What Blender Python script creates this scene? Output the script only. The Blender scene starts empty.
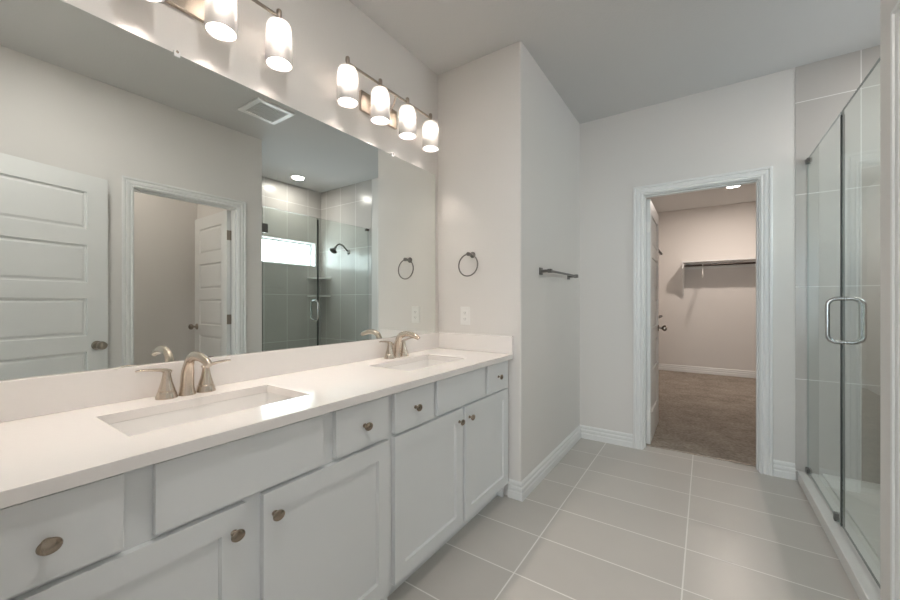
import bpy, bmesh, math, random
from mathutils import Vector, Matrix
R = math.radians
SC = bpy.context.scene
COL = SC.collection
random.seed(4)

# ------------------------------------------------------------------ camera
cam_d = bpy.data.cameras.new('camera')
cam = bpy.data.objects.new('camera', cam_d); COL.objects.link(cam)
cam_d.sensor_width = 36.0
cam_d.lens = 374.61 / 900 * 36.0
cam_d.shift_y = 2.35 / 900
cam_d.clip_start = 0.02
cam.location = (1.523, 0.0, 1.178)
cam.rotation_euler = (R(90), 0, R(34.275))
SC.camera = cam

# ------------------------------------------------------------------ world and exposure
w = bpy.data.worlds.new('sky'); SC.world = w; w.use_nodes = True
nt = w.node_tree; nt.nodes.clear()
wo = nt.nodes.new('ShaderNodeOutputWorld'); bg = nt.nodes.new('ShaderNodeBackground')
tc = nt.nodes.new('ShaderNodeTexCoord'); nz = nt.nodes.new('ShaderNodeTexNoise'); cr = nt.nodes.new('ShaderNodeValToRGB')
nz.inputs['Scale'].default_value = 2.6; nz.inputs['Detail'].default_value = 6
cr.color_ramp.elements[0].position = .38; cr.color_ramp.elements[0].color = (.70, .86, .97, 1)
cr.color_ramp.elements[1].position = .58; cr.color_ramp.elements[1].color = (.93, .97, 1, 1)
nt.links.new(tc.outputs['Generated'], nz.inputs['Vector']); nt.links.new(nz.outputs['Fac'], cr.inputs['Fac'])
nt.links.new(cr.outputs['Color'], bg.inputs['Color']); nt.links.new(bg.outputs['Background'], wo.inputs['Surface'])
bg.inputs['Strength'].default_value = 5.0
SC.view_settings.view_transform = 'Standard'; SC.view_settings.look = 'None'
SC.view_settings.gamma = 1.0; SC.view_settings.use_curve_mapping = False
SC.view_settings.exposure = 1.36
SC.cycles.max_bounces = 12; SC.cycles.diffuse_bounces = 6; SC.cycles.glossy_bounces = 6
SC.cycles.transparent_max_bounces = 16; SC.cycles.transmission_bounces = 8
SC.cycles.use_denoising = True
SC.cycles.sample_clamp_indirect = 6
SC.cycles.caustics_reflective = True; SC.cycles.caustics_refractive = False

CAN_W = 2.2          # shower recessed light
CLOSET_W = 9.0
def light(name, typ, loc, energy, color=(1, 1, 1), rot=(0, 0, 0), size=.1, size_y=None, portal=False):
    d = bpy.data.lights.new(name, typ); d.energy = energy; d.color = color
    if typ == 'AREA':
        d.size = size
        if size_y: d.shape = 'RECTANGLE'; d.size_y = size_y
        else: d.shape = 'DISK'
        if portal: d.cycles.is_portal = True
    elif typ == 'POINT': d.shadow_soft_size = size
    o = bpy.data.objects.new(name, d); COL.objects.link(o); o.location = loc; o.rotation_euler = rot
    return o
# daylight: portals in the shower window and in the unseen fill window added behind the camera
light('shower_window_daylight', 'AREA', (3.17, 2.675, 1.845), 1, rot=(0, R(90), 0), size=.35, size_y=1.15, portal=True)
light('bedroom_fill_portal', 'AREA', (1.4, -3.42, 1.45), 1, rot=(R(90), 0, 0), size=2.4, size_y=1.7, portal=True)  # portal of the added bedroom window, fill through the entry opening

# ------------------------------------------------------------------ materials
def mat(name, color, rough=.5, metal=0, bump=None, var=None, spec=.5, coat=0):
    m = bpy.data.materials.new(name); m.use_nodes = True; n = m.node_tree.nodes; l = m.node_tree.links
    b = n['Principled BSDF']
    b.inputs['Base Color'].default_value = (*color, 1); b.inputs['Roughness'].default_value = rough
    b.inputs['Metallic'].default_value = metal; b.inputs['Specular IOR Level'].default_value = spec
    b.inputs['Coat Weight'].default_value = coat
    if bump or var:
        t = n.new('ShaderNodeTexCoord')
    if var:   # (scale, amount)
        z = n.new('ShaderNodeTexNoise'); z.inputs['Scale'].default_value = var[0]; z.inputs['Detail'].default_value = 5
        x = n.new('ShaderNodeMix'); x.data_type = 'RGBA'
        x.inputs[6].default_value = (*[c * (1 - var[1]) for c in color], 1)
        x.inputs[7].default_value = (*[min(1, c * (1 + var[1])) for c in color], 1)
        l.new(t.outputs['Object'], z.inputs['Vector']); l.new(z.outputs['Fac'], x.inputs[0]); l.new(x.outputs[2], b.inputs['Base Color'])
    if bump:  # (scale, strength)
        z = n.new('ShaderNodeTexNoise'); z.inputs['Scale'].default_value = bump[0]; z.inputs['Detail'].default_value = 4
        u = n.new('ShaderNodeBump'); u.inputs['Strength'].default_value = bump[1]; u.inputs['Distance'].default_value = .002
        l.new(t.outputs['Object'], z.inputs['Vector']); l.new(z.outputs['Fac'], u.inputs['Height']); l.new(u.outputs['Normal'], b.inputs['Normal'])
    return m

def tile_mat(name, c1, c2, grout, axes, size, origin, gw, rough, cloud=(3, .05)):
    """tiles from world position: axes = two of 'xyz', rectangular stack bond, grout lines of width gw"""
    m = bpy.data.materials.new(name); m.use_nodes = True; n = m.node_tree.nodes; l = m.node_tree.links
    b = n['Principled BSDF']; geo = n.new('ShaderNodeNewGeometry'); sep = n.new('ShaderNodeSeparateXYZ')
    l.new(geo.outputs['Position'], sep.inputs[0])
    def math_(op, a, b_=None):
        q = n.new('ShaderNodeMath'); q.operation = op
        for i, v in enumerate((a, b_)):
            if v is None: continue
            if isinstance(v, (int, float)): q.inputs[i].default_value = v
            else: l.new(v, q.inputs[i])
        return q.outputs[0]
    masks = []; ids = []
    for k in (0, 1):
        s = sep.outputs[axes[k].upper()]
        t = math_('DIVIDE', math_('SUBTRACT', s, origin[k]), size[k])
        fr = math_('FRACT', t); fl = math_('FLOOR', t)
        d = math_('MINIMUM', fr, math_('SUBTRACT', 1.0, fr))
        masks.append(math_('LESS_THAN', math_('MULTIPLY', d, size[k]), gw / 2)); ids.append(fl)
    g = math_('MAXIMUM', masks[0], masks[1])
    cmb = n.new('ShaderNodeCombineXYZ'); l.new(ids[0], cmb.inputs[0]); l.new(ids[1], cmb.inputs[1])
    wn = n.new('ShaderNodeTexWhiteNoise'); l.new(cmb.outputs[0], wn.inputs['Vector'])
    nz = n.new('ShaderNodeTexNoise'); nz.inputs['Scale'].default_value = cloud[0]; nz.inputs['Detail'].default_value = 8
    nz.inputs['Roughness'].default_value = .6
    add = n.new('ShaderNodeVectorMath'); add.operation = 'ADD'; sc = n.new('ShaderNodeVectorMath'); sc.operation = 'SCALE'
    sc.inputs['Scale'].default_value = 3.7
    l.new(cmb.outputs[0], sc.inputs[0]); l.new(sc.outputs[0], add.inputs[0]); l.new(geo.outputs['Position'], add.inputs[1]); l.new(add.outputs[0], nz.inputs['Vector'])
    f = math_('ADD', math_('MULTIPLY', wn.outputs['Value'], .25), math_('MULTIPLY', nz.outputs['Fac'], .75))
    mx = n.new('ShaderNodeMix'); mx.data_type = 'RGBA'; mx.inputs[6].default_value = (*c1, 1); mx.inputs[7].default_value = (*c2, 1)
    l.new(f, mx.inputs[0])
    mg = n.new('ShaderNodeMix'); mg.data_type = 'RGBA'; mg.inputs[7].default_value = (*grout, 1)
    l.new(g, mg.inputs[0]); l.new(mx.outputs[2], mg.inputs[6]); l.new(mg.outputs[2], b.inputs['Base Color'])
    rr = math_('ADD', rough, math_('MULTIPLY', g, .4)); l.new(rr, b.inputs['Roughness'])
    bp = n.new('ShaderNodeBump'); bp.inputs['Strength'].default_value = .5; bp.inputs['Distance'].default_value = .001
    l.new(math_('SUBTRACT', 1.0, g), bp.inputs['Height']); l.new(bp.outputs['Normal'], b.inputs['Normal'])
    return m

def thin_glass(name, tint, refl=1.0, rough=0.0):
    m = bpy.data.materials.new(name); m.use_nodes = True; n = m.node_tree.nodes; l = m.node_tree.links
    n.remove(n['Principled BSDF']); o = n['Material Output']
    t = n.new('ShaderNodeBsdfTransparent'); t.inputs['Color'].default_value = (*tint, 1)
    g = n.new('ShaderNodeBsdfGlossy'); g.inputs['Roughness'].default_value = rough; g.inputs['Color'].default_value = (refl, refl, refl, 1)
    f = n.new('ShaderNodeFresnel'); f.inputs['IOR'].default_value = 1.5
    ge = n.new('ShaderNodeNewGeometry'); iv = n.new('ShaderNodeMath'); iv.operation = 'SUBTRACT'; iv.inputs[0].default_value = 1
    mu = n.new('ShaderNodeMath'); mu.operation = 'MULTIPLY'     # outer faces mirror, the far face of the pane only transmits
    l.new(ge.outputs['Backfacing'], iv.inputs[1]); l.new(iv.outputs[0], mu.inputs[0]); l.new(f.outputs[0], mu.inputs[1])
    x = n.new('ShaderNodeMixShader'); l.new(mu.outputs[0], x.inputs[0]); l.new(t.outputs[0], x.inputs[1]); l.new(g.outputs[0], x.inputs[2]); l.new(x.outputs[0], o.inputs[0])
    return m

def emit(name, color, s):
    m = bpy.data.materials.new(name); m.use_nodes = True; n = m.node_tree.nodes
    b = n['Principled BSDF']; b.inputs['Base Color'].default_value = (*color, 1)
    b.inputs['Emission Color'].default_value = (*color, 1); b.inputs['Emission Strength'].default_value = s
    return m

M = dict(
    wall=mat('wall_paint', (.74, .715, .69), .85, bump=(160, .25), var=(1.2, .012)),
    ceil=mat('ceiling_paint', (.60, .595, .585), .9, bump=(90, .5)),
    trim=mat('white_trim_paint', (.80, .80, .79), .35),
    door=mat('white_door_paint', (.78, .78, .77), .4, bump=(220, .06)),
    cab=mat('white_cabinet_paint', (.74, .755, .76), .38),
    quartz=mat('white_quartz', (.85, .815, .79), .12, var=(60, .012), spec=.6),
    basin=mat('white_porcelain', (.88, .86, .84), .12, spec=.5),
    nickel=mat('brushed_nickel', (.62, .54, .46), .26, 1, bump=(300, .05)),
    nickel2=mat('satin_nickel_hardware', (.34, .295, .25), .28, 1),
    chrome=mat('chrome', (.50, .50, .49), .22, 1),
    darkmetal=mat('dark_nickel', (.20, .19, .18), .28, 1),
    brass=mat('aged_nickel_knob', (.36, .30, .24), .24, 1),
    mirror=mat('mirror_silver', (.86, .89, .87), .003, 1),
    mirror_edge=mat('mirror_edge_glass', (.25, .33, .31), .2),
    plastic=mat('white_plastic', (.82, .81, .79), .3),
    clear=mat('clear_clip_plastic', (.85, .85, .85), .15),
    dark=mat('dark_slot', (.03, .03, .03), .6),
    rod=mat('bronze_rod', (.035, .025, .02), .35, .6),
    seal=mat('dark_seal', (.035, .04, .035), .4),
    pan=mat('shower_pan_acrylic', (.80, .79, .77), .3),
    curb=mat('white_curb_stone', (.80, .79, .775), .25),
    vent=mat('vent_grille', (.62, .61, .59), .5),
    glass=thin_glass('clear_shower_glass', (.93, .965, .95)),
    winglass=thin_glass('window_glass', (.97, .98, .98)),
    edge=mat('glass_edge_green', (.05, .07, .06), .25),
    edge2=mat('glass_edge_pale', (.30, .34, .32), .25),
    filament=emit('bulb_glow', (1.0, .89, .79), 160),
    can=emit('downlight_lens', (1.0, .96, .9), 8),
)
M['floor'] = tile_mat('floor_tile', (.49, .465, .435), (.60, .57, .535), (.82, .80, .77), 'xy', (.61, .305), (.225, .59 - .305), .006, .32, cloud=(2.2, .05))
TW = ((.47, .445, .42), (.56, .535, .51), (.76, .75, .73))
M['tile_x'] = tile_mat('shower_tile_end', *TW, 'xz', (.305, .61), (2.32 - .305, .0605), .005, .22, cloud=(2.5, .05))
M['tile_y'] = tile_mat('shower_tile_window', *TW, 'yz', (.31, .61), (2.83 - .31 * 3, .0605), .005, .22, cloud=(2.5, .05))
# carpet
def carpet():
    m = bpy.data.materials.new('taupe_carpet'); m.use_nodes = True; n = m.node_tree.nodes; l = m.node_tree.links
    b = n['Principled BSDF']; b.inputs['Roughness'].default_value = 1; b.inputs['Specular IOR Level'].default_value = .1
    t = n.new('ShaderNodeTexCoord'); a = n.new('ShaderNodeTexNoise'); a.inputs['Scale'].default_value = 3.5; a.inputs['Detail'].default_value = 9; a.inputs['Roughness'].default_value = .75
    c = n.new('ShaderNodeTexNoise'); c.inputs['Scale'].default_value = 48; c.inputs['Detail'].default_value = 3
    r = n.new('ShaderNodeValToRGB'); r.color_ramp.elements[0].position = .3; r.color_ramp.elements[0].color = (.18, .155, .13, 1)
    r.color_ramp.elements[1].position = .72; r.color_ramp.elements[1].color = (.52, .46, .40, 1)
    mx = n.new('ShaderNodeMath'); mx.operation = 'MULTIPLY_ADD'; mx.inputs[1].default_value = .55
    ml = n.new('ShaderNodeMath'); ml.operation = 'MULTIPLY'; ml.inputs[1].default_value = .45
    l.new(t.outputs['Object'], a.inputs['Vector']); l.new(t.outputs['Object'], c.inputs['Vector'])
    l.new(c.outputs['Fac'], ml.inputs[0]); l.new(a.outputs['Fac'], mx.inputs[0]); l.new(ml.outputs[0], mx.inputs[2]); l.new(mx.outputs[0], r.inputs['Fac'])
    l.new(r.outputs['Color'], b.inputs['Base Color'])
    u = n.new('ShaderNodeBump'); u.inputs['Strength'].default_value = 1; u.inputs['Distance'].default_value = .008
    l.new(c.outputs['Fac'], u.inputs['Height']); l.new(u.outputs['Normal'], b.inputs['Normal'])
    return m
M['carpet'] = carpet()
# frosted shade: translucent white glass
def frosted():
    m = bpy.data.materials.new('frosted_white_glass'); m.use_nodes = True; n = m.node_tree.nodes; l = m.node_tree.links
    n.remove(n['Principled BSDF']); o = n['Material Output']
    t = n.new('ShaderNodeBsdfTranslucent'); t.inputs['Color'].default_value = (.56, .555, .55, 1)
    d = n.new('ShaderNodeBsdfDiffuse'); d.inputs['Color'].default_value = (.8, .8, .8, 1)
    g = n.new('ShaderNodeBsdfGlossy'); g.inputs['Roughness'].default_value = .15
    tr = n.new('ShaderNodeBsdfTransparent'); tr.inputs['Color'].default_value = (.9, .9, .9, 1)
    x0 = n.new('ShaderNodeMixShader'); x0.inputs[0].default_value = .35
    l.new(t.outputs[0], x0.inputs[1]); l.new(d.outputs[0], x0.inputs[2])
    x2 = n.new('ShaderNodeMixShader'); x2.inputs[0].default_value = .05
    l.new(x0.outputs[0], x2.inputs[1]); l.new(tr.outputs[0], x2.inputs[2])
    x1 = n.new('ShaderNodeMixShader'); f = n.new('ShaderNodeFresnel'); l.new(f.outputs[0], x1.inputs[0])
    l.new(x2.outputs[0], x1.inputs[1]); l.new(g.outputs[0], x1.inputs[2]); l.new(x1.outputs[0], o.inputs[0])
    return m
M['frost'] = frosted()

# ------------------------------------------------------------------ mesh helpers
class MB:
    def __init__(s): s.bm = bmesh.new()
    def face(s, pts):
        vs = [s.bm.verts.new(p) for p in pts]; return s.bm.faces.new(vs)
    def box(s, x0, x1, y0, y1, z0, z1):
        x0, x1 = sorted((x0, x1)); y0, y1 = sorted((y0, y1)); z0, z1 = sorted((z0, z1))
        v = [s.bm.verts.new((x, y, z)) for x in (x0, x1) for y in (y0, y1) for z in (z0, z1)]
        for f in ((0, 1, 3, 2), (4, 6, 7, 5), (0, 4, 5, 1), (2, 3, 7, 6), (0, 2, 6, 4), (1, 5, 7, 3)): s.bm.faces.new([v[i] for i in f])
        return s
    def loft(s, rings, cap=True, closed_ring=True):
        rs = [[s.bm.verts.new(p) for p in r] for r in rings]; n = len(rs[0])
        for a, b in zip(rs, rs[1:]):
            for i in range(n if closed_ring else n - 1):
                j = (i + 1) % n; s.bm.faces.new((a[i], a[j], b[j], b[i]))
        if cap: s.bm.faces.new(rs[0][::-1]); s.bm.faces.new(rs[-1])
        return s
    def lathe(s, prof, o=(0, 0, 0), axis='z', n=28, sx=1, sy=1):
        """prof = [(r, h)], revolved about axis at o; open ends are capped"""
        o = Vector(o); rings = []
        for r, h in prof:
            ring = []
            for k in range(n):
                a = 2 * math.pi * k / n; u, v_ = r * math.cos(a) * sx, r * math.sin(a) * sy
                ring.append(o + Vector({'z': (u, v_, h), 'x': (h, u, v_), 'y': (v_, h, u), '-x': (-h, v_, u), '-y': (u, -h, v_)}[axis]))
            rings.append(ring)
        return s.loft(rings)
    def tube(s, pts, r, n=14, flat=None):
        """swept round tube, r a number or one per point; flat = (a, b) scale of the section"""
        pts = [Vector(p) for p in pts]; rr = r if isinstance(r, (list, tuple)) else [r] * len(pts)
        up = Vector((0, 0, 1)); rings = []; prev = None
        for i, p in enumerate(pts):
            t = (pts[min(i + 1, len(pts) - 1)] - pts[max(i - 1, 0)]).normalized()
            if prev is None:
                a = t.cross(up)
                if a.length < 1e-3: a = t.cross(Vector((0, 1, 0)))
                a.normalize()
            else: a = (prev - t * prev.dot(t)).normalized()
            prev = a; b = t.cross(a)
            f = flat[i] if flat else (1, 1)
            rings.append([p + (a * math.cos(2 * math.pi * k / n) * f[0] + b * math.sin(2 * math.pi * k / n) * f[1]) * rr[i] for k in range(n)])
        return s.loft(rings)
    def torus(s, c, R_, r, normal='y', n=48, m=12, tilt=0):
        c = Vector(c); rings = []
        for i in range(n):
            a = 2 * math.pi * i / n; ring = []
            for j in range(m):
                b = 2 * math.pi * j / m; q = R_ + r * math.cos(b)
                v = Vector((q * math.cos(a), r * math.sin(b), q * math.sin(a)))
                ring.append(c + Matrix.Rotation(tilt, 3, 'X') @ v)
            rings.append(ring)
        vs = [[s.bm.verts.new(p) for p in r_] for r_ in rings]
        for i in range(n):
            for j in range(m):
                s.bm.faces.new((vs[i][j], vs[(i + 1) % n][j], vs[(i + 1) % n][(j + 1) % m], vs[i][(j + 1) % m]))
        return s
    def sweep(s, path, prof, fn, side=1):
        """path 2D points, prof [(a offset sideways, b)], mitred; fn(p2d, b) -> 3D"""
        P = [Vector(p) for p in path]; rings = []
        for i, p in enumerate(P):
            def nrm(a, b): d = (b - a).normalized(); return Vector((-d.y, d.x)) * side
            if i == 0: m = nrm(P[0], P[1])
            elif i == len(P) - 1: m = nrm(P[-2], P[-1])
            else:
                n1, n2 = nrm(P[i - 1], p), nrm(p, P[i + 1]); m = (n1 + n2); m = m / m.dot(n1)
            rings.append([fn(p + m * a, b) for a, b in prof])
        return s.loft(rings)
    def build(s, name, m, parent=None, bevel=0, seg=2, smooth=40, loc=None):
        bmesh.ops.recalc_face_normals(s.bm, faces=s.bm.faces)
        me = bpy.data.meshes.new(name); s.bm.to_mesh(me); s.bm.free()
        for mm in (m if isinstance(m, (list, tuple)) else [m]): me.materials.append(mm)
        if smooth:
            me.polygons.foreach_set('use_smooth', [True] * len(me.polygons)); me.set_sharp_from_angle(angle=R(smooth))
        o = bpy.data.objects.new(name, me); COL.objects.link(o)
        if parent: o.parent = parent
        if loc: o.location = loc
        if bevel:
            b = o.modifiers.new('bevel', 'BEVEL'); b.width = bevel; b.segments = seg; b.limit_method = 'ANGLE'; b.angle_limit = R(35); b.harden_normals = True
        return o

def holed_wall(a, b, o0, o1, oh, d0, d1, axis, z0=-.03, z1=2.77):
    """one solid wall a..b with a door opening o0..o1 up to oh, thickness d0..d1"""
    m = MB(); pts = [(a, z0), (o0, z0), (o0, oh), (o1, oh), (o1, z0), (b, z0), (b, z1), (a, z1)]
    f = (lambda s_, d, z: (s_, d, z)) if axis == 'x' else (lambda s_, d, z: (d, s_, z))
    return m.loft([[f(p, d, z) for p, z in pts] for d in (d0, d1)])
def recenter(o):
    """put a free-standing mesh's origin at the middle of its underside"""
    vs = [v.co for v in o.data.vertices]
    c = Vector(((min(v.x for v in vs) + max(v.x for v in vs)) / 2, (min(v.y for v in vs) + max(v.y for v in vs)) / 2, min(v.z for v in vs)))
    o.data.transform(Matrix.Translation(-c)); o.location = c; return o
def thing(name, label, cat, loc=(0, 0, 0), rz=0, group=None):
    o = bpy.data.objects.new(name, None); COL.objects.link(o); o.location = loc; o.rotation_euler = (0, 0, rz); o.empty_display_size = .1
    return tag(o, label, cat, group)
def tag(o, label, cat, group=None):
    o['label'] = label; o['category'] = cat
    if group: o['group'] = group
    return o
def struct(name, mb, m, label=None, **k):
    o = mb.build(name, m, **k); o['kind'] = 'structure'
    if label: o['label'] = label
    return o
def clone(o, parent=None, loc=None, label=None, name=None):
    c = o.copy(); COL.objects.link(c)
    if parent: c.parent = parent
    if loc is not None: c.location = loc
    if label: c['label'] = label
    for ch in list(o.children): clone(ch, c)
    return c

def panel_face(mb, w, h, xs, zs, y, sgn, steps, cells=None):
    """front of a panelled slab in local xz at y; steps = [(inset, depth)] for the panel cells"""
    bm = mb.bm; vx = [[bm.verts.new((x, y, z)) for z in zs] for x in xs]; pf = []
    for i in range(len(xs) - 1):
        for j in range(len(zs) - 1):
            q = [vx[i][j], vx[i + 1][j], vx[i + 1][j + 1], vx[i][j + 1]]
            if sgn > 0: q = q[::-1]
            f = bm.faces.new(q); f.normal_update()
            if i % 2 == 1 and j % 2 == 1: pf.append(f)
    for t, d in steps:
        bmesh.ops.inset_individual(bm, faces=pf, thickness=t, depth=d)
    return vx
def panel_slab(w, h, t, stile, rails, steps, both=True):
    """slab x 0..w, y 0..t, z 0..h; rails = list of (z0, z1) panel openings"""
    mb = MB(); xs = [0, stile, w - stile, w]; zs = [0]
    for a, b in rails: zs += [a, b]
    zs.append(h)
    A = panel_face(mb, w, h, xs, zs, 0, -1, steps)
    if both: B = panel_face(mb, w, h, xs, zs, t, 1, steps)
    else:
        B = [[mb.bm.verts.new((x, t, z)) for z in (0, h)] for x in (0, w)]
    bm = mb.bm
    def ring(V, nx, nz): return [V[i][0] for i in range(nx)] + [V[nx - 1][j] for j in range(1, nz)] + [V[i][nz - 1] for i in range(nx - 2, -1, -1)] + [V[0][j] for j in range(nz - 2, 0, -1)]
    if both:
        ra, rb = ring(A, len(xs), len(zs)), ring(B, len(xs), len(zs)); n = len(ra)
        for i in range(n): bm.faces.new((ra[i], ra[(i + 1) % n], rb[(i + 1) % n], rb[i]))
    else:
        c = [A[0][0], A[-1][0], A[-1][-1], A[0][-1]]; d = [B[0][0], B[1][0], B[1][1], B[0][1]]
        bot = [A[i][0] for i in range(len(xs))]; top = [A[i][-1] for i in range(len(xs))]
        lef = [A[0][j] for j in range(len(zs))]; rig = [A[-1][j] for j in range(len(zs))]
        bm.faces.new(bot + [d[1], d[0]]); bm.faces.new(top[::-1] + [d[3], d[2]])
        bm.faces.new(lef[::-1] + [d[0], d[3]]); bm.faces.new(rig + [d[2], d[1]]); bm.faces.new(d)
    return mb

# ------------------------------------------------------------------ dimensions (metres)
H = 2.74
Y1 = 2.085; X1 = .614; Y2 = 3.352; T = .118
XR = 2.03; YS = 1.94; XW = 3.05          # right wall face, its end, shower window wall
YC = 7.45; XC0, XC1 = .80, 2.95          # closet
D1 = (1.114, 1.830)                      # closet door opening, x
D2 = (.966, 1.714)                       # toilet room door opening, y
D0 = (.975, 1.795)                       # entry opening, x
DH = 2.035

# ------------------------------------------------------------------ structure
struct('floor', MB().box(0, XR + .005, -.125, Y2 + .11, -.05, 0), M['floor'])
f2 = MB().box(XR + .005, 3.15, 0, 1.80, -.05, 0); struct('floor_toilet_room', f2, M['floor'])
struct('floor_closet', MB().box(XC0, XC1, Y2 + .11, YC, -.05, .006), M['carpet'])
struct('floor_bedroom', MB().box(-2, 3.4, -3.4, -.125, -.05, .004), M['carpet'])
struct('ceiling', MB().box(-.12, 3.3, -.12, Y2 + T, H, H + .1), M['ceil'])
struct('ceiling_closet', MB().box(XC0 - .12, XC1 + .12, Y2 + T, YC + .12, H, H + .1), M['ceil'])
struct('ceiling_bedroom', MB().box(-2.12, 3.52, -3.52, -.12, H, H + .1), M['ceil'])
struct('wall_left', MB().box(-.12, 0, -.12, Y1, 0, H), M['wall'])
struct('wall_partition', MB().box(-.12, X1, Y1, Y2 + T, -.03, H + .03), M['wall'], bevel=.012, seg=3)
struct('wall_back', holed_wall(X1 - .02, 2.017, D1[0] - .012, D1[1] + .012, DH + .012, Y2, Y2 + T, 'x'), M['wall'])
struct('wall_shower_end', MB().box(2.017, 3.15, Y2 - .003, Y2 + T, 0, H), M['tile_x'], "tiled end wall of the shower")
struct('wall_right', holed_wall(-.02, YS, D2[0] - .012, D2[1] + .012, DH + .012, XR, XR + .12, 'y'), M['wall'], bevel=.006, seg=3)
struct('wall_shower_near', MB().box(XR + .12, XW, YS - .012, YS, 0, H), M['tile_x'])
struct('wall_toilet_side', MB().box(XR + .12, XW + .17, 1.80, YS - .012, 0, H), M['wall'])
struct('wall_toilet_back', MB().box(3.10, 3.22, -.12, YS - .14, 0, H), M['wall'])
# shower window wall with the window opening
WY0, WY1, WZ0, WZ1 = 2.10, 3.262, 1.672, 2.01
struct('wall_shower_window', MB().box(XW, XW + .15, YS - .012, WY0, 0, H).box(XW, XW + .15, WY1, Y2 - .003, 0, H).box(XW, XW + .15, WY0, WY1, 0, WZ0).box(XW, XW + .15, WY0, WY1, WZ1, H), M['tile_y'])
struct('wall_front', holed_wall(-.02, 3.10, D0[0] - .012, D0[1] + .012, DH + .012, -.12, 0, 'x'), M['wall'])
struct('wall_closet_left', MB().box(XC0 - .12, XC0, Y2 + T, YC, 0, H), M['wall'])
struct('wall_closet_right', MB().box(XC1, XC1 + .12, Y2 + T, YC, 0, H), M['wall'])
struct('wall_closet_back', MB().box(XC0 - .12, XC1 + .12, YC, YC + .12, 0, H), M['wall'])
struct('wall_bedroom_left', MB().box(-2.12, -2, -3.4, -.12, 0, H), M['wall'])
struct('wall_bedroom_right', MB().box(3.4, 3.52, -3.4, -.12, 0, H), M['wall'])
struct('wall_bedroom_end', MB().box(-2.12, .2, -3.52, -3.4, 0, H).box(2.6, 3.52, -3.52, -3.4, 0, H).box(.2, 2.6, -3.52, -3.4, 0, .6).box(.2, 2.6, -3.52, -3.4, 2.3, H), M['wall'])
struct('wall_bedroom_near', MB().box(-2, -.12, -.24, -.12, 0, H).box(3.22, 3.4, -.24, -.12, 0, H), M['wall'])

# windows
win = struct('window_1', MB().box(XW + .10, XW + .106, WY0 + .03, WY1 - .03, WZ0 + .03, WZ1 - .03), M['winglass'], "small high shower window")
fr = MB().box(XW + .085, XW + .13, WY0, WY1, WZ0, WZ0 + .032).box(XW + .085, XW + .13, WY0, WY1, WZ1 - .032, WZ1).box(XW + .085, XW + .13, WY0, WY0 + .032, WZ0 + .032, WZ1 - .032).box(XW + .085, XW + .13, WY1 - .032, WY1, WZ0 + .032, WZ1 - .032)
fr.build('window_frame', M['trim'], win)
# white lining of the reveal, standing a little proud of the tiles
L_ = .012
rv = MB().box(XW - .006, XW + .085, WY0, WY1, WZ0, WZ0 + L_).box(XW - .006, XW + .085, WY0, WY1, WZ1 - L_, WZ1).box(XW - .006, XW + .085, WY0, WY0 + L_, WZ0 + L_, WZ1 - L_).box(XW - .006, XW + .085, WY1 - L_, WY1, WZ0 + L_, WZ1 - L_)
rv.build('window_reveal', M['trim'], win, bevel=.002)
win2 = struct('added_fill_window', MB().box(.26, 2.54, -3.47, -3.464, .66, 2.24), M['winglass'])  # unseen window added to let fill light in behind the camera
MB().box(.2, 2.6, -3.5, -3.44, .6, .66).box(.2, 2.6, -3.5, -3.44, 2.24, 2.3).box(.2, .26, -3.5, -3.44, .66, 2.24).box(2.54, 2.6, -3.5, -3.44, .66, 2.24).box(1.37, 1.43, -3.5, -3.44, .66, 2.24).build('window_frame', M['trim'], win2)

# baseboards
BP = [(0, 0), (.0165, 0), (.0165, .040), (.0120, .046), (.0120, .054), (.0150, .060), (.0135, .072), (.0080, .077), (.0080, .084), (.0105, .089), (.0085, .099), (.003, .106), (0, .107)]
def baseboard(name, path, side=1, z=0):
    o = MB().sweep(path, BP, lambda p, b: Vector((p.x, p.y, b + z)), side).build(name, M['trim'], smooth=25); o['kind'] = 'structure'; return o
baseboard('baseboard_partition', [(.535, Y1), (X1, Y1), (X1, Y2), (D1[0] - .075, Y2)], -1)
baseboard('baseboard_back', [(D1[1] + .075, Y2), (2.017, Y2)], -1)
baseboard('baseboard_right', [(XR, .0155), (XR, D2[0] - .072)], 1)
baseboard('baseboard_right_end', [(XR, D2[1] + .072), (XR, YS - .003)], 1)
baseboard('baseboard_closet', [(D1[0] - .08, Y2 + T), (XC0, Y2 + T), (XC0, YC), (XC1, YC), (XC1, Y2 + T), (D1[1] + .08, Y2 + T)], -1, .006)
baseboard('baseboard_toilet', [(3.10, .01), (3.10, 1.80), (XR + .2, 1.80)], 1)

# door casings and jambs (trim)
CP = [(0, 0), (0, .010), (.004, .013), (.010, .013), (.014, .008), (.018, .008), (.024, .013), (.034, .015), (.039, .015), (.043, .010), (.047, .010), (.051, .018), (.060, .019), (.066, .015), (.066, 0)]
def casing(name, a, b, fn):
    """U-shaped mitred casing round an opening a..b, fn(p2d, out) -> 3D"""
    e = .006
    path = [(a - e, 0), (a - e, DH + e), (b + e, DH + e), (b + e, 0)]
    o = MB().sweep(path, CP, fn, 1).build(name, M['trim'], smooth=25); o['kind'] = 'structure'; return o
casing('trim_closet_door', D1[0], D1[1], lambda p, b: Vector((p.x, Y2 - b, p.y)))
casing('trim_closet_door_inside', D1[0], D1[1], lambda p, b: Vector((p.x, Y2 + T + b, p.y)))
casing('trim_toilet_door', D2[0], D2[1], lambda p, b: Vector((XR - b, p.x, p.y)))
casing('trim_toilet_door_inside', D2[0], D2[1], lambda p, b: Vector((XR + .12 + b, p.x, p.y)))
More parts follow.
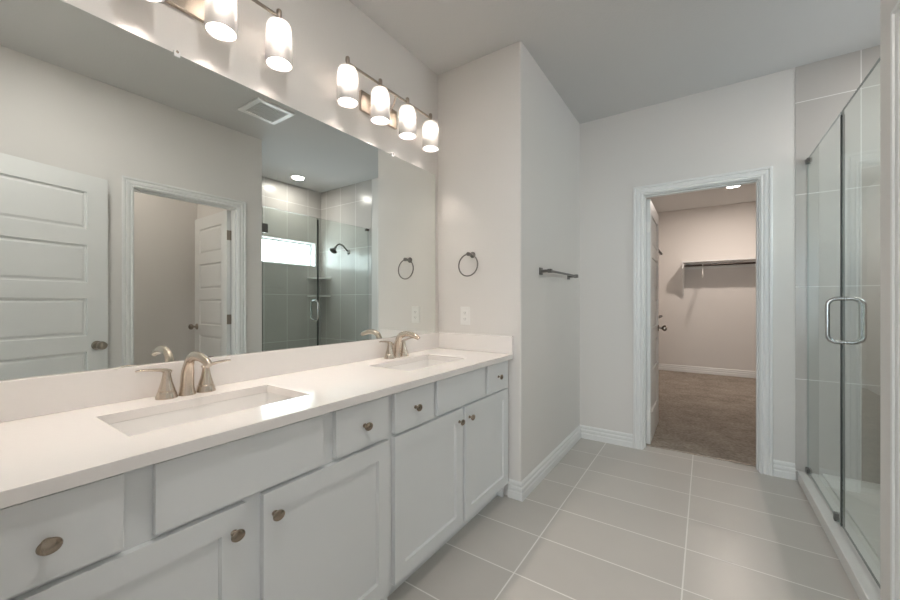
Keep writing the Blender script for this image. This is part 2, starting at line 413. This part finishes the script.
def jamb(name, a, b, d0, d1, axis, stop):
    m = MB(); e = .012
    bx = (lambda p0, p1, q0, q1, z0, z1: m.box(p0, p1, q0, q1, z0, z1)) if axis == 'x' else (lambda p0, p1, q0, q1, z0, z1: m.box(q0, q1, p0, p1, z0, z1))
    bx(a - e, a, d0, d1, 0, DH + e); bx(b, b + e, d0, d1, 0, DH + e); bx(a, b, d0, d1, DH, DH + e)
    s0, s1 = stop
    bx(a, a + .010, s0, s1, 0, DH - .010); bx(b - .010, b, s0, s1, 0, DH - .010); bx(a, b, s0, s1, DH - .010, DH)
    o = m.build(name, M['trim'], bevel=.0015); o['kind'] = 'structure'; return o
jamb('trim_closet_jamb', *D1, Y2, Y2 + T, 'x', (Y2 + .035, Y2 + .075))
jamb('trim_toilet_jamb', *D2, XR, XR + .12, 'y', (XR + .035, XR + .075))
jamb('trim_entry_jamb', *D0, -.12, 0, 'x', (-.085, -.045))
struct('trim_threshold', MB().box(D1[0], D1[1], Y2 + .098, Y2 + .112, 0, .008), M['nickel2'], "thin metal strip between tile and carpet", bevel=.002)

# ------------------------------------------------------------------ room doors
def room_door(name, label, w, loc, rz, knob_side=-1, hinge_y=0, knob_z=.93):
    """slab local x 0 (hinge) .. w (free edge), y 0..t"""
    t = .035; h = DH - .012
    d = thing(name, label, 'door', loc, rz)
    bottom, top, rail = .235, .115, .105
    ph = (h - bottom - top - 4 * rail) / 5
    rails = [(bottom + i * (ph + rail), bottom + i * (ph + rail) + ph) for i in range(5)]
    sl = panel_slab(w, h, t, .115, rails, [(.003, -.009), (.010, -.001), (.004, .0), (.020, .006)])
    o = sl.build('slab', M['door'], d, smooth=20); o.location = (0, 0, .008)
    kx = w - .062
    K = [(.031, 0), (.031, .004), (.027, .009), (.012, .012), (.010, .030), (.016, .036), (.027, .045), (.0295, .056), (.026, .068), (.014, .075), (.003, .077)]
    for sgn, ax in ((1, 'y'), (-1, '-y')):
        k = MB().lathe(K, (kx, t if sgn > 0 else 0, knob_z), ax, n=24).build('door_knob', M['nickel2'], d)
    MB().box(w - .0005, w + .0015, t / 2 - .011, t / 2 + .011, knob_z - .028, knob_z + .028).box(w, w + .009, t / 2 - .006, t / 2 + .006, knob_z - .008, knob_z + .008).build('latch', M['nickel2'], d, bevel=.001)
    for z in (.24, 1.02, 1.80):
        g = MB(); yy = -.004 if hinge_y == 0 else t + .004
        g.lathe([(.0055, 0), (.0055, .09)], (-.004, yy, z - .045), n=12).box(-.0035, -.0005, 0, t, z - .045, z + .045)
        g.build('hinge', M['plastic'] if name == 'closet_door' else M['nickel2'], d)
    return d
room_door('closet_door', 'white panelled door standing open inside the carpeted closet doorway', .71, (D1[0] + .035, Y2 + T + .012, 0), R(90.4), hinge_y=1)
room_door('toilet_room_door', 'white panelled door standing open inside the doorway seen only in the mirror', .72, (XR + .125, D2[1] - .037, 0), R(1.0), hinge_y=1)
room_door('entry_door', 'white five-panel door swung back near the wall, cut by the mirror left edge', .785, (1.768, .028, 0), R(90 - 15.0), hinge_y=0, knob_z=.885)

# ------------------------------------------------------------------ vanity cabinets
FX = .53        # face frame front
FT = .019       # front thickness
KNOB = [(.0085, 0), (.0085, .002), (.0055, .004), (.005, .013), (.0075, .017), (.0160, .0185), (.0172, .021), (.0160, .024), (.0115, .0262), (.0040, .0268)]
def knob(parent, y, z):
    return MB().lathe(KNOB, (FX + FT, y, z), 'x', n=24, sx=1.0, sy=.84).build('knob', M['brass'], parent)
def slab_front(name, parent, y0, y1, z0, z1, kn=None):
    o = MB().box(FX + .0005, FX + FT, y0, y1, z0, z1).build(name, M['cab'], parent, bevel=.0015)
    if kn: knob(o, *kn)
    return o
def shaker(name, parent, y0, y1, z0, z1, kn):
    w, h = y1 - y0, z1 - z0; s = .058
    mb = panel_slab(w, h, FT - .0005, s, [(s, h - s)], [(.0015, -.004), (.003, 0), (.001, -.004)], both=False)
    # local xz face at y=0 looking to -y  ->  world yz face looking to +x
    mb.bm.transform(Matrix(((0, -1, 0, FX + FT), (1, 0, 0, y0), (0, 0, 1, z0), (0, 0, 0, 1))))
    o = mb.build(name, M['cab'], parent, smooth=20)
    knob(o, *kn); return o
def cabinet(label, y0, y1):
    c = thing('vanity_cabinet', label, 'cabinet', (.265, (y0 + y1) / 2, 0))
    m = MB(); t = .016; zt = .8365
    m.box(.012, FX - .019, y0, y0 + t, .0, zt); m.box(.012, FX - .019, y1 - t, y1, .0, zt)
    m.box(.012, FX - .019, y0 + t, y1 - t, .105, .105 + t); m.box(.012, .02, y0 + t, y1 - t, .105 + t, zt)
    o = m.build('carcass', M['cab'], c)
    o2 = MB().box(FX - .019, FX, y0, y1, .085, zt).build('face_frame', M['cab'], c, bevel=.001)
    o3 = MB().box(.462, .474, y0 + t, y1 - t, 0, .104).build('toe_kick', M['cab'], c)
    return c
def unparent_shift(c):
    # parts were modelled in room coordinates: move them back by the thing's own origin
    for ch in c.children: ch.location = Vector(ch.location) - Vector(c.location)
ZD0, ZD1, ZT0, ZT1 = .100, .664, .677, .831
c1 = cabinet('near white vanity cabinet under the left sink, cut by the left frame edge', .003, 1.0405)
slab_front('drawer', c1, .014, .256, ZT0, ZT1, (.148, .749))
slab_front('false_front', c1, .308, .738, ZT0, ZT1)
slab_front('drawer', c1, .784, 1.023, ZT0, ZT1, (.905, .752))
shaker('cabinet_door', c1, .014, .499, ZD0, ZD1, (.470, .602))
shaker('cabinet_door', c1, .546, 1.030, ZD0, ZD1, (.577, .602))
unparent_shift(c1)
c2 = cabinet('far white vanity cabinet under the right sink, against the end wall', 1.0415, 2.066)
slab_front('drawer', c2, 1.059, 1.306, ZT0, ZT1, (1.180, .753))
slab_front('false_front', c2, 1.332, 1.768, ZT0, ZT1)
slab_front('drawer', c2, 1.794, 2.046, ZT0, ZT1, (1.918, .755))
shaker('cabinet_door', c2, 1.059, 1.541, ZD0, ZD1, (1.508, .606))
shaker('cabinet_door', c2, 1.565, 2.048, ZD0, ZD1, (1.602, .606))
unparent_shift(c2)
for c in (c1, c2): c['group'] = 'vanity cabinets'
tag(MB().box(FX - .017, FX - .001, 2.0665, 2.0845, .085, .8365).build('filler_strip', M['cab']), 'narrow white filler strip between the vanity and the end wall', 'filler strip')
recenter(bpy.data.objects['filler_strip'])

# ------------------------------------------------------------------ countertop, splashes
ZC0, ZC1, XCT = .8375, .867, .566
S1 = (.150, .418, .300, .782); S2 = (.150, .418, 1.300, 1.782)
ct = thing('countertop', 'white quartz vanity top running the whole length of the mirror wall', 'countertop', (0, 0, ZC0))
def holed(xs, ys, z0, z1, holes):
    m = MB(); bm = m.bm
    V = {}
    def v(i, j, k):
        if (i, j, k) not in V: V[i, j, k] = bm.verts.new((xs[i], ys[j], (z0, z1)[k]))
        return V[i, j, k]
    nx, ny = len(xs) - 1, len(ys) - 1
    solid = lambda i, j: 0 <= i < nx and 0 <= j < ny and (i, j) not in holes
    for i in range(nx):
        for j in range(ny):
            if not solid(i, j): continue
            for k in (0, 1): bm.faces.new([v(i, j, k), v(i + 1, j, k), v(i + 1, j + 1, k), v(i, j + 1, k)])
            for di, dj, e in ((-1, 0, ((i, j), (i, j + 1))), (1, 0, ((i + 1, j), (i + 1, j + 1))), (0, -1, ((i, j), (i + 1, j))), (0, 1, ((i, j + 1), (i + 1, j + 1)))):
                if not solid(i + di, j + dj):
                    a, b = e; bm.faces.new([v(*a, 0), v(*b, 0), v(*b, 1), v(*a, 1)])
    return m
xs = [.001, S1[0], S1[1], XCT]; ys = [.001, S1[2], S1[3], S2[2], S2[3], Y1 - .0008]
holed(xs, ys, 0, ZC1 - ZC0, {(1, 1), (1, 3)}).build('slab', M['quartz'], ct, bevel=.0022)
zb0, zb1 = ZC1 - ZC0 + .0004, .9735 - ZC0
MB().box(.001, .0205, .001, Y1 - .0008, zb0, zb1).build('backsplash', M['quartz'], ct, bevel=.0015)
MB().box(.021, XCT, Y1 - .0205, Y1 - .0008, zb0, zb1).build('sidesplash', M['quartz'], ct, bevel=.0015)

# ------------------------------------------------------------------ sinks
def rrect(x0, x1, y0, y1, r, z, n=5):
    out = []
    for cx, cy, a0 in ((x1 - r, y1 - r, 0), (x0 + r, y1 - r, 90), (x0 + r, y0 + r, 180), (x1 - r, y0 + r, 270)):
        for k in range(n + 1):
            a = R(a0 + 90 * k / n); out.append((cx + r * math.cos(a), cy + r * math.sin(a), z))
    return out
def sink(label, S):
    x0, x1, y0, y1 = S; cx, cy = (x0 + x1) / 2, (y0 + y1) / 2
    s = thing('sink', label, 'sink', (cx, cy, .695), group='undermount sinks')
    e = .004; hx, hy = (x1 - x0) / 2 + e, (y1 - y0) / 2 + e; dz = -.695
    m = MB(); f = .014
    rings = [rrect(-hx - f, hx + f, -hy - f, hy + f, .02, ZC0 - .0006 + dz),
             rrect(-hx, hx, -hy, hy, .012, ZC0 - .0006 + dz), rrect(-hx, hx, -hy, hy, .012, ZC0 - .010 + dz),
             rrect(-hx + .010, hx - .010, -hy + .012, hy - .012, .018, .745 + dz), rrect(-hx + .020, hx - .020, -hy + .024, hy - .024, .026, .722 + dz),
             rrect(-hx + .045, hx - .045, -hy + .055, hy - .055, .03, .712 + dz), rrect(-.03, .03, -.03, .03, .0299, .706 + dz)]
    vs = [[m.bm.verts.new(p) for p in r] for r in rings]; n = len(vs[0])
    for a, b in zip(vs, vs[1:]):
        for i in range(n): m.bm.faces.new((a[i], a[(i + 1) % n], b[(i + 1) % n], b[i]))
    m.bm.faces.new(vs[-1])
    b = m.build('basin', M['basin'], s, smooth=60)
    so = b.modifiers.new('wall', 'SOLIDIFY'); so.thickness = .008; so.offset = -1
    # recalc may point either way: make sure the wall grows outwards/downwards
    if b.data.polygons[-1].normal.z < 0: so.offset = 1
    MB().lathe([(.022, 0), (.022, .003), (.017, .0045), (.017, .002), (.0155, .002), (.0155, .006), (.003, .0075)], (0, 0, .712 + dz - .0062), n=28).build('drain', M['nickel'], s)
    return s
sink('near rectangular white undermount sink, left one in the countertop', S1)
sink('far rectangular white undermount sink, right one nearer the end wall', S2)

# ------------------------------------------------------------------ faucets
def faucet(label, y):
    f = thing('faucet', label, 'faucet', (.075, y, ZC1), group='widespread faucets')
    # spout: flared foot, tall body, arching nose
    pts = []; rad = []; fl = []
    prof = [((0, 0), .0255), ((0, .006), .0245), ((0, .012), .0225), ((.000, .030), .0205), ((.002, .055), .0195), ((.006, .080), .0185), ((.013, .102), .0175), ((.025, .121), .0168), ((.042, .130), .016), ((.065, .1355), .0152), ((.090, .1355), .0145), ((.115, .1315), .0138), ((.138, .1245), .013), ((.155, .1185), .012), ((.160, .112), .011)]
    for (x, z), r in prof:
        pts.append((x, 0, z)); rad.append(r); fl.append((1.0, 1.0) if z < .09 and x < .02 else (1.05, .82))
    MB().tube(pts, rad, n=24, flat=fl).build('spout', M['nickel'], f, smooth=60)
    MB().lathe([(.003, 0), (.003, .062), (.006, .066), (.0062, .073), (.004, .077), (.001, .078)], (-.031, 0, .001), n=14).build('lift_rod', M['nickel'], f)
    for sg in (-1, 1):
        C = [(.0300, 0), (.0300, .002), (.0262, .018), (.0245, .0225), (.0228, .0235), (.0228, .0250), (.0238, .0262), (.0205, .036), (.0160, .052), (.0128, .068), (.0112, .080), (.0118, .087), (.0095, .091), (.002, .092)]
        h = MB().lathe(C, (0, sg * .058, 0), n=28).build('handle', M['nickel'], f, smooth=50)
        lp = [(0, sg * (.058 - .012), .085), (0, sg * .060, .089), (0, sg * .078, .0935), (0, sg * .100, .097), (.001, sg * .122, .099), (.002, sg * .139, .0985)]
        MB().tube(lp, [.0075, .009, .0082, .0072, .0064, .005], n=16, flat=[(1.25, .9), (1.25, .8), (1.25, .65), (1.25, .6), (1.2, .6), (1.0, .6)]).build('lever', M['nickel'], h, smooth=60)
    return f
faucet('two-handle brushed nickel faucet behind the near sink', .546)
faucet('two-handle brushed nickel faucet behind the far sink', 1.588)

# ------------------------------------------------------------------ mirror
MY0, MY1, MZ0, MZ1 = .004, 2.036, .9745, 2.040
mx = lambda y: .004 + .005 * y
mr = MB()
A = [(.0005, MY0, MZ0), (mx(MY0), MY0, MZ0), (mx(MY1), MY1, MZ0), (.0005, MY1, MZ0)]
Bq = [(x, y, MZ1) for x, y, z in A]
va = [mr.bm.verts.new(p) for p in A]; vb = [mr.bm.verts.new(p) for p in Bq]
faces = [mr.bm.faces.new(va[::-1]), mr.bm.faces.new(vb)] + [mr.bm.faces.new((va[i], va[(i + 1) % 4], vb[(i + 1) % 4], vb[i])) for i in range(4)]
for i, f_ in enumerate(faces): f_.material_index = 1
faces[3].material_index = 0
mo = mr.build('wall_mirror', [M['mirror'], M['mirror_edge']], smooth=0)
tag(mo, 'wide frameless mirror on the wall above both sinks', 'mirror')
def clip(y, label, z=MZ1):
    c = thing('mirror_clip', label, 'clip', (0, y, z), group='mirror clips')
    x = mx(y)
    MB().box(.0005, x + .004, -.009, .009, .0005, .011).box(x + .0008, x + .004, -.009, .009, -.010, .0005).build('clip_body', M['clear'], c, bevel=.001)
    MB().lathe([(.0045, 0), (.0045, .0015), (.002, .003)], (x + .004, 0, .006), 'x', n=12).build('screw', M['nickel'], c)
clip(.541, 'clear plastic mirror clip on the top edge, nearer the left light fixture')
clip(1.621, 'clear plastic mirror clip on the top edge, below the right light fixture')

# ------------------------------------------------------------------ vanity lights
def vanity_light(label, yc):
    L = thing('vanity_light', label, 'wall light', (0, yc, 2.25), group='four-shade vanity lights')
    MB().box(.0005, .020, -.175, .105, -.050, .055).build('backplate', M['nickel'], L, bevel=.004, seg=3)
    XA = .095; ZR = .086
    for sy in (-.085, .015):
        MB().tube([(.020, sy, .0), (.045, sy, .012), (.078, sy, .042), (XA - .004, sy, ZR)], .0055, n=10).build('arm', M['nickel'], L)
    MB().tube([(XA, -.336, ZR), (XA, .336, ZR)], .0065, n=12).build('crossbar', M['nickel2'], L)
    for k in range(4):
        y = -.330 + .220 * k
        MB().lathe([(.008, .024), (.0105, .020), (.0110, .002), (.0085, -.004), (.0085, -.018), (.018, -.022), (.018, -.032), (.0165, -.034), (.0165, -.055), (.012, -.058)][::-1], (XA, y, ZR + .004), n=20).build('socket', M['nickel2'], L)
        zt, zb = ZR - .024, ZR - .024 - .170
        out = [(.020, zt + .001), (.034, zt - .002), (.0425, zt - .008), (.0470, zt - .020), (.0490, zt - .042), (.0502, zt - .09), (.0512, zb)]
        s = MB(); n = 40
        prof = out + [(r - .0035, z) for r, z in out[::-1]]
        prof[-1] = (.020, zt - .003)
        rings = [[(XA + r * math.cos(2 * math.pi * i / n), y + r * math.sin(2 * math.pi * i / n), z) for i in range(n)] for r, z in prof]
        rings.append(rings[0])
        vs = [[s.bm.verts.new(p) for p in r_] for r_ in rings[:-1]]; vs.append(vs[0])
        for p_, q_ in zip(vs, vs[1:]):
            for i in range(n): s.bm.faces.new((p_[i], p_[(i + 1) % n], q_[(i + 1) % n], q_[i]))
        s.build('shade', M['frost'], L, smooth=50)
        zc = zt - .071
        MB().lathe([(.0125, .070), (.0135, .055), (.016, .042), (.022, .024), (.0250, .006), (.0240, -.008), (.018, -.019), (.010, -.0245), (.002, -.0255)][::-1], (XA, y, zc), n=20).build('bulb', M['filament'], L, smooth=60)
vanity_light('brushed nickel four-shade light above the far sink', 1.5475)
vanity_light('brushed nickel four-shade light above the near sink, cut by the top frame edge', .535)

# ------------------------------------------------------------------ towel ring, outlet, towel bar
tr = thing('towel_ring', 'nickel towel ring on the narrow end wall above the outlet', 'towel ring', (.280, Y1, 1.485))
MB().lathe([(.020, 0), (.020, .004), (.017, .008), (.011, .012), (.0095, .040), (.0125, .045), (.0125, .060), (.009, .063)], (0, 0, 0), '-y', n=24).build('mount', M['darkmetal'], tr)
MB().torus((-.004, -.052, -.070), .070, .0042, tilt=R(-4)).build('ring', M['darkmetal'], tr)
ou = thing('wall_outlet', 'white wall outlet just above the sidesplash', 'outlet', (.225, Y1, 1.090))
MB().box(-.036, .036, -.0055, -.0004, -.059, .059).build('cover_plate', M['plastic'], ou, bevel=.002)
for z in (-.020, .020):
    r_ = MB().box(-.0165, .0165, -.0075, -.0054, z - .014, z + .014).build('receptacle', M['plastic'], ou, bevel=.003)
    MB().box(-.0075, -.0055, -.0078, -.0076, z - .003, z + .006).box(.0055, .0075, -.0078, -.0076, z - .003, z + .006).box(-.002, .002, -.0078, -.0076, z - .009, z - .0055).build('slot', M['dark'], r_)
tb = thing('towel_bar', 'short square nickel towel bar on the grey partition wall', 'towel bar', (X1, 2.71, 1.385))
for sy in (-.305, .305):
    MB().box(.0004, .008, sy - .024, sy + .024, -.024, .024).box(.008, .062, sy - .010, sy + .010, -.010, .010).box(.052, .078, sy - .013, sy + .013, -.013, .013).build('bracket', M['darkmetal'], tb, bevel=.0015)
MB().box(.058, .072, -.292, .292, -.007, .007).build('bar', M['darkmetal'], tb, bevel=.0015)

# ------------------------------------------------------------------ ceiling fittings
ve = thing('exhaust_vent', 'square white exhaust vent in the ceiling, seen in the mirror', 'vent', (1.46, 1.67, H))
m = MB(); a, b_ = .155, .115
m.box(-a, a, -a, -b_, -.014, -.0004).box(-a, a, b_, a, -.014, -.0004).box(-a, -b_, -b_, b_, -.014, -.0004).box(b_, a, -b_, b_, -.014, -.0004)
m.build('vent_frame', M["plastic"], ve, bevel=.004)
m = MB(); m.box(-b_, b_, -b_, b_, -.003, -.0006); m.build('vent_backing', M['vent'], ve)
m = MB()
for i in range(14):
    y = -b_ + .008 + i * (2 * b_ - .016) / 13
    m.box(-b_, b_, y - .0045, y + .0045, -.011, -.0075)
for x in (-.06, 0, .06): m.box(x - .003, x + .003, -b_, b_, -.0075, -.0040)
m.build('vent_grille', M['vent'], ve)
def downlight(label, loc, W, col, r=.075):
    d = thing('recessed_light', label, 'ceiling light', loc, group=None)
    prof = [(r + .018, -.0004), (r + .018, -.003), (r + .008, -.0065), (r, -.0065), (r - .004, -.002), (r - .004, -.0006)]
    s = MB(); n = 40
    vs = [[s.bm.verts.new((q * math.cos(2 * math.pi * i / n), q * math.sin(2 * math.pi * i / n), z)) for i in range(n)] for q, z in prof]
    for p_, q_ in zip(vs, vs[1:]):
        for i in range(n): s.bm.faces.new((p_[i], p_[(i + 1) % n], q_[(i + 1) % n], q_[i]))
    s.build('trim_ring', M['plastic'], d)
    MB().lathe([(r - .0045, -.0045), (r - .0045, -.0008)], n=32).build('lens', M['can'], d)
    l = light('downlight', 'AREA', (0, 0, -.0125), W, col, size=r * 1.7); l.parent = d
downlight('lit round recessed light in the ceiling over the shower', (2.72, 2.77, H), CAN_W, (1, .95, .88))
downlight('unseen recessed fill light added in the ceiling above the near end of the vanity', (1.15, .45, H), 4.0, (1, .97, .93))  # added lamp out of view, lifts the near side of the room
downlight('unseen recessed fill light added in the toilet room ceiling', (2.62, .95, H), 2.2, (1, .9, .8))  # added lamp out of view, fills the toilet room
downlight('lit round recessed light in the closet ceiling', (1.835, 6.30, H), CLOSET_W, (1, .86, .76))

# ------------------------------------------------------------------ shower
GX = 2.079
cu = MB().box(XR - .003, XR + .115, YS + .001, Y2 - .0035, 0, .066).build('shower_curb', M['curb'], bevel=.004, seg=3)
recenter(tag(cu, 'long white shower curb below the glass', 'curb'))
pan = thing('shower_pan', 'white shower pan on the floor behind the glass', 'shower pan', (2.6, 2.65, 0))
px0, px1, py0, py1 = XR + .116 - 2.6, XW - .001 - 2.6, YS + .001 - 2.65, Y2 - .0035 - 2.65
mb = MB(); n0 = [rrect(px0, px1, py0, py1, .01, 0), rrect(px0, px1, py0, py1, .01, .075), rrect(px0 + .035, px1 - .035, py0 + .035, py1 - .035, .03, .073), rrect(px0 + .06, px1 - .06, py0 + .06, py1 - .06, .05, .030), rrect(-.06, .06, -.06, .06, .055, .022)]
mb.loft(n0).build('pan_tray', M['pan'], pan, smooth=50)
MB().lathe([(.052, 0), (.052, .003), (.046, .004), (.004, .004)], (0, 0, .0222), n=28).build('drain_grate', M['chrome'], pan)
# tile skirt between the baseboard and the curb
gp = thing('fixed_glass_panel', 'fixed clear glass panel beside the closet-door wall', 'shower glass', (GX, 2.97, .067))
def glassbox(mb_name, parent, y0, y1, z0, z1, edge='edge'):
    m = MB(); m.box(-.0045, .0045, y0, y1, z0, z1)
    m.bm.faces.ensure_lookup_table(); bmesh.ops.recalc_face_normals(m.bm, faces=m.bm.faces)
    for f_ in m.bm.faces:
        f_.normal_update()
        if abs(f_.normal.x) < .5: f_.material_index = 1
    return m.build(mb_name, [M['glass'], M[edge]], parent, smooth=0)
ZG = 2.116 - .067
glassbox('glass_pane', gp, 2.6065 - 2.97, Y2 - .006 - 2.97, .008, ZG, 'edge2')
for y, z, nm in ((3.322, 2.098, 0), (3.322, .085, 0), (2.690, .085, 1)):
    g = MB(); dy, dz = (.020, .014) if nm == 0 else (.014, .020)
    g.box(-.013, .013, y - 2.97 - dy, y - 2.97 + dy + (.009 if nm == 0 else 0), z - .067 - dz, z - .067 + dz).build('glass_clamp', M['darkmetal'], gp, bevel=.002)
gd = thing('glass_shower_door', 'hinged clear glass shower door with a square pull handle', 'shower door', (GX, 1.96, .067))
glassbox('glass_pane', gd, .010, 2.5915 - 1.96, .016, ZG)
MB().box(-.007, .007, 2.592 - 1.96, 2.606 - 1.96, .016, ZG - .02).build('door_seal', M['seal'], gd)
for z in (.25, 1.84):
    MB().box(-.014, .014, YS + .001 - 1.96, .060, z - .045, z + .045).build('glass_hinge', M['darkmetal'], gd, bevel=.002)
hd = MB(); yh = 2.556 - 1.96; z0, z1 = .985 - .067, 1.196 - .067; o_ = .062; rr = .0095
for sg in (-1, 1):
    p = [(sg * .0046, yh, z0), (sg * (o_ - .034), yh, z0)]
    for k in range(1, 7): a = R(90 * k / 6); p.append((sg * (o_ - .034 + .034 * math.sin(a)), yh, z0 + .034 * (1 - math.cos(a))))
    for k in range(0, 7): a = R(90 * k / 6); p.append((sg * (o_ - .034 + .034 * math.cos(a)), yh, z1 - .034 * (1 - math.sin(a))))
    p.append((sg * .0046, yh, z1)); hd.tube(p, rr, n=16)
hd.build('pull_handle', M['chrome'], gd, smooth=60)
# shower head on the end wall
sh = thing('wall_shower', 'nickel shower head on a bent arm, seen in the mirror through the glass', 'shower', (2.46, Y2 - .003, 1.85))
MB().lathe([(.033, .0004), (.033, .004), (.026, .012), (.012, .015)], (0, 0, 0), '-y', n=28).build('flange', M['darkmetal'], sh)
ap = [(0, -.004, 0), (0, -.05, .040), (0, -.10, .078), (0, -.15, .088), (0, -.185, .070), (0, -.205, .045)]
MB().tube(ap, .0098, n=14).build('arm', M['darkmetal'], sh, smooth=60)
hm = MB().lathe([(.010, .0), (.016, .010), (.017, .020), (.012, .026), (.020, .036), (.038, .058), (.048, .068), (.048, .080), (.044, .083), (.004, .084)], n=28)
hm.bm.transform(Matrix.Translation((0, -.203, .047)) @ Matrix.Rotation(R(180 - 38), 4, 'X'))
hm.build('head', M['darkmetal'], sh, smooth=50)
def corner_shelf(z, label):
    m = MB(); xq, yq = XW - .0006, Y2 - .0036; r = .22
    pts = [(0, 0)] + [(-r * math.cos(R(a)) , -r * math.sin(R(a))) for a in range(0, 91, 9)]
    m.loft([[(x, y, zz) for x, y in pts] for zz in (0, .018)])
    o = m.build('corner_shelf', M['curb'], bevel=.002, loc=(xq, yq, z)); tag(o, label, 'shelf', 'shower corner shelves')
corner_shelf(1.50, 'upper quarter-round corner shelf in the shower, seen in the mirror')
corner_shelf(1.255, 'lower quarter-round corner shelf in the shower, seen in the mirror')

# ------------------------------------------------------------------ closet fittings
cs = thing('closet_shelf', 'painted wall shelf across the back of the closet with an upright end panel', 'shelf', (1.21, YC, 1.30))
MB().box(0, XC1 - 1.21 - .001, -.33, -.0005, .52, .539).build('shelf_board', M['trim'], cs, bevel=.002)
m = MB(); m.loft([[(x, y, z) for y, z in ((-.0005, .0), (-.06, .0), (-.12, .14), (-.23, .30), (-.33, .42), (-.33, .5195), (-.0005, .5195))] for x in (0, .019)])
m.build('end_panel', M['trim'], cs, bevel=.001)
MB().box(.02, XC1 - 1.21 - .001, -.019, -.0005, .43, .5195).build('wall_cleat', M['trim'], cs)
cr_ = thing('closet_rod', 'dark bronze hanging rod under the closet back shelf', 'closet rod', (1.23, YC - .29, 1.768), group='closet rods')
MB().tube([(0.001, 0, 0), (XC1 - 1.232, 0, 0)], .0165, n=16).build('rod', M['rod'], cr_)
MB().lathe([(.026, .0), (.026, .010), (.019, .012)], (0, 0, 0), 'x', n=20).build('rod_socket', M['plastic'], cr_)
# white plastic hanger
hg = thing('clothes_hanger', 'white plastic hanger on the bronze closet rod', 'hanger', (1.49, YC - .29, 1.768))
hk = [(0, -.024 * math.sin(R(a)), .0245 * math.cos(R(a))) for a in range(-75, 181, 15)]
hk = [(0, y, z) for _, y, z in hk] + [(0, 0, -.045), (0, 0, -.075)]
MB().tube(hk, .0035, n=10).build('hook', M['plastic'], hg)
MB().tube([(0, 0, -.072), (0, .10, -.112), (0, .195, -.158), (0, .205, -.175), (0, .19, -.183), (0, 0, -.183), (0, -.19, -.183), (0, -.205, -.175), (0, -.195, -.158), (0, -.10, -.112), (0, 0, -.072)], .0055, n=10).build('hanger_body', M['plastic'], hg)
for z, lab in ((1.80, 'upper'), (1.00, 'lower')):
    s_ = thing('closet_side_shelf', f'{lab} white shelf on the closet left wall behind the open door', 'shelf', (XC0, 4.5, z + .05), group='closet side shelves')
    MB().box(.0006, .235, -.99, .985, 0, .014).build('shelf_board', M['trim'], s_, bevel=.001)
    r_ = thing('closet_rod', f'{lab} dark bronze rod end peeking past the open closet door', 'closet rod', (XC0 + .255, 4.5, z), group='closet rods')
    MB().tube([(0, -.98, 0), (0, 1.0, 0)], .0165, n=14).build('rod', M['rod'], r_)
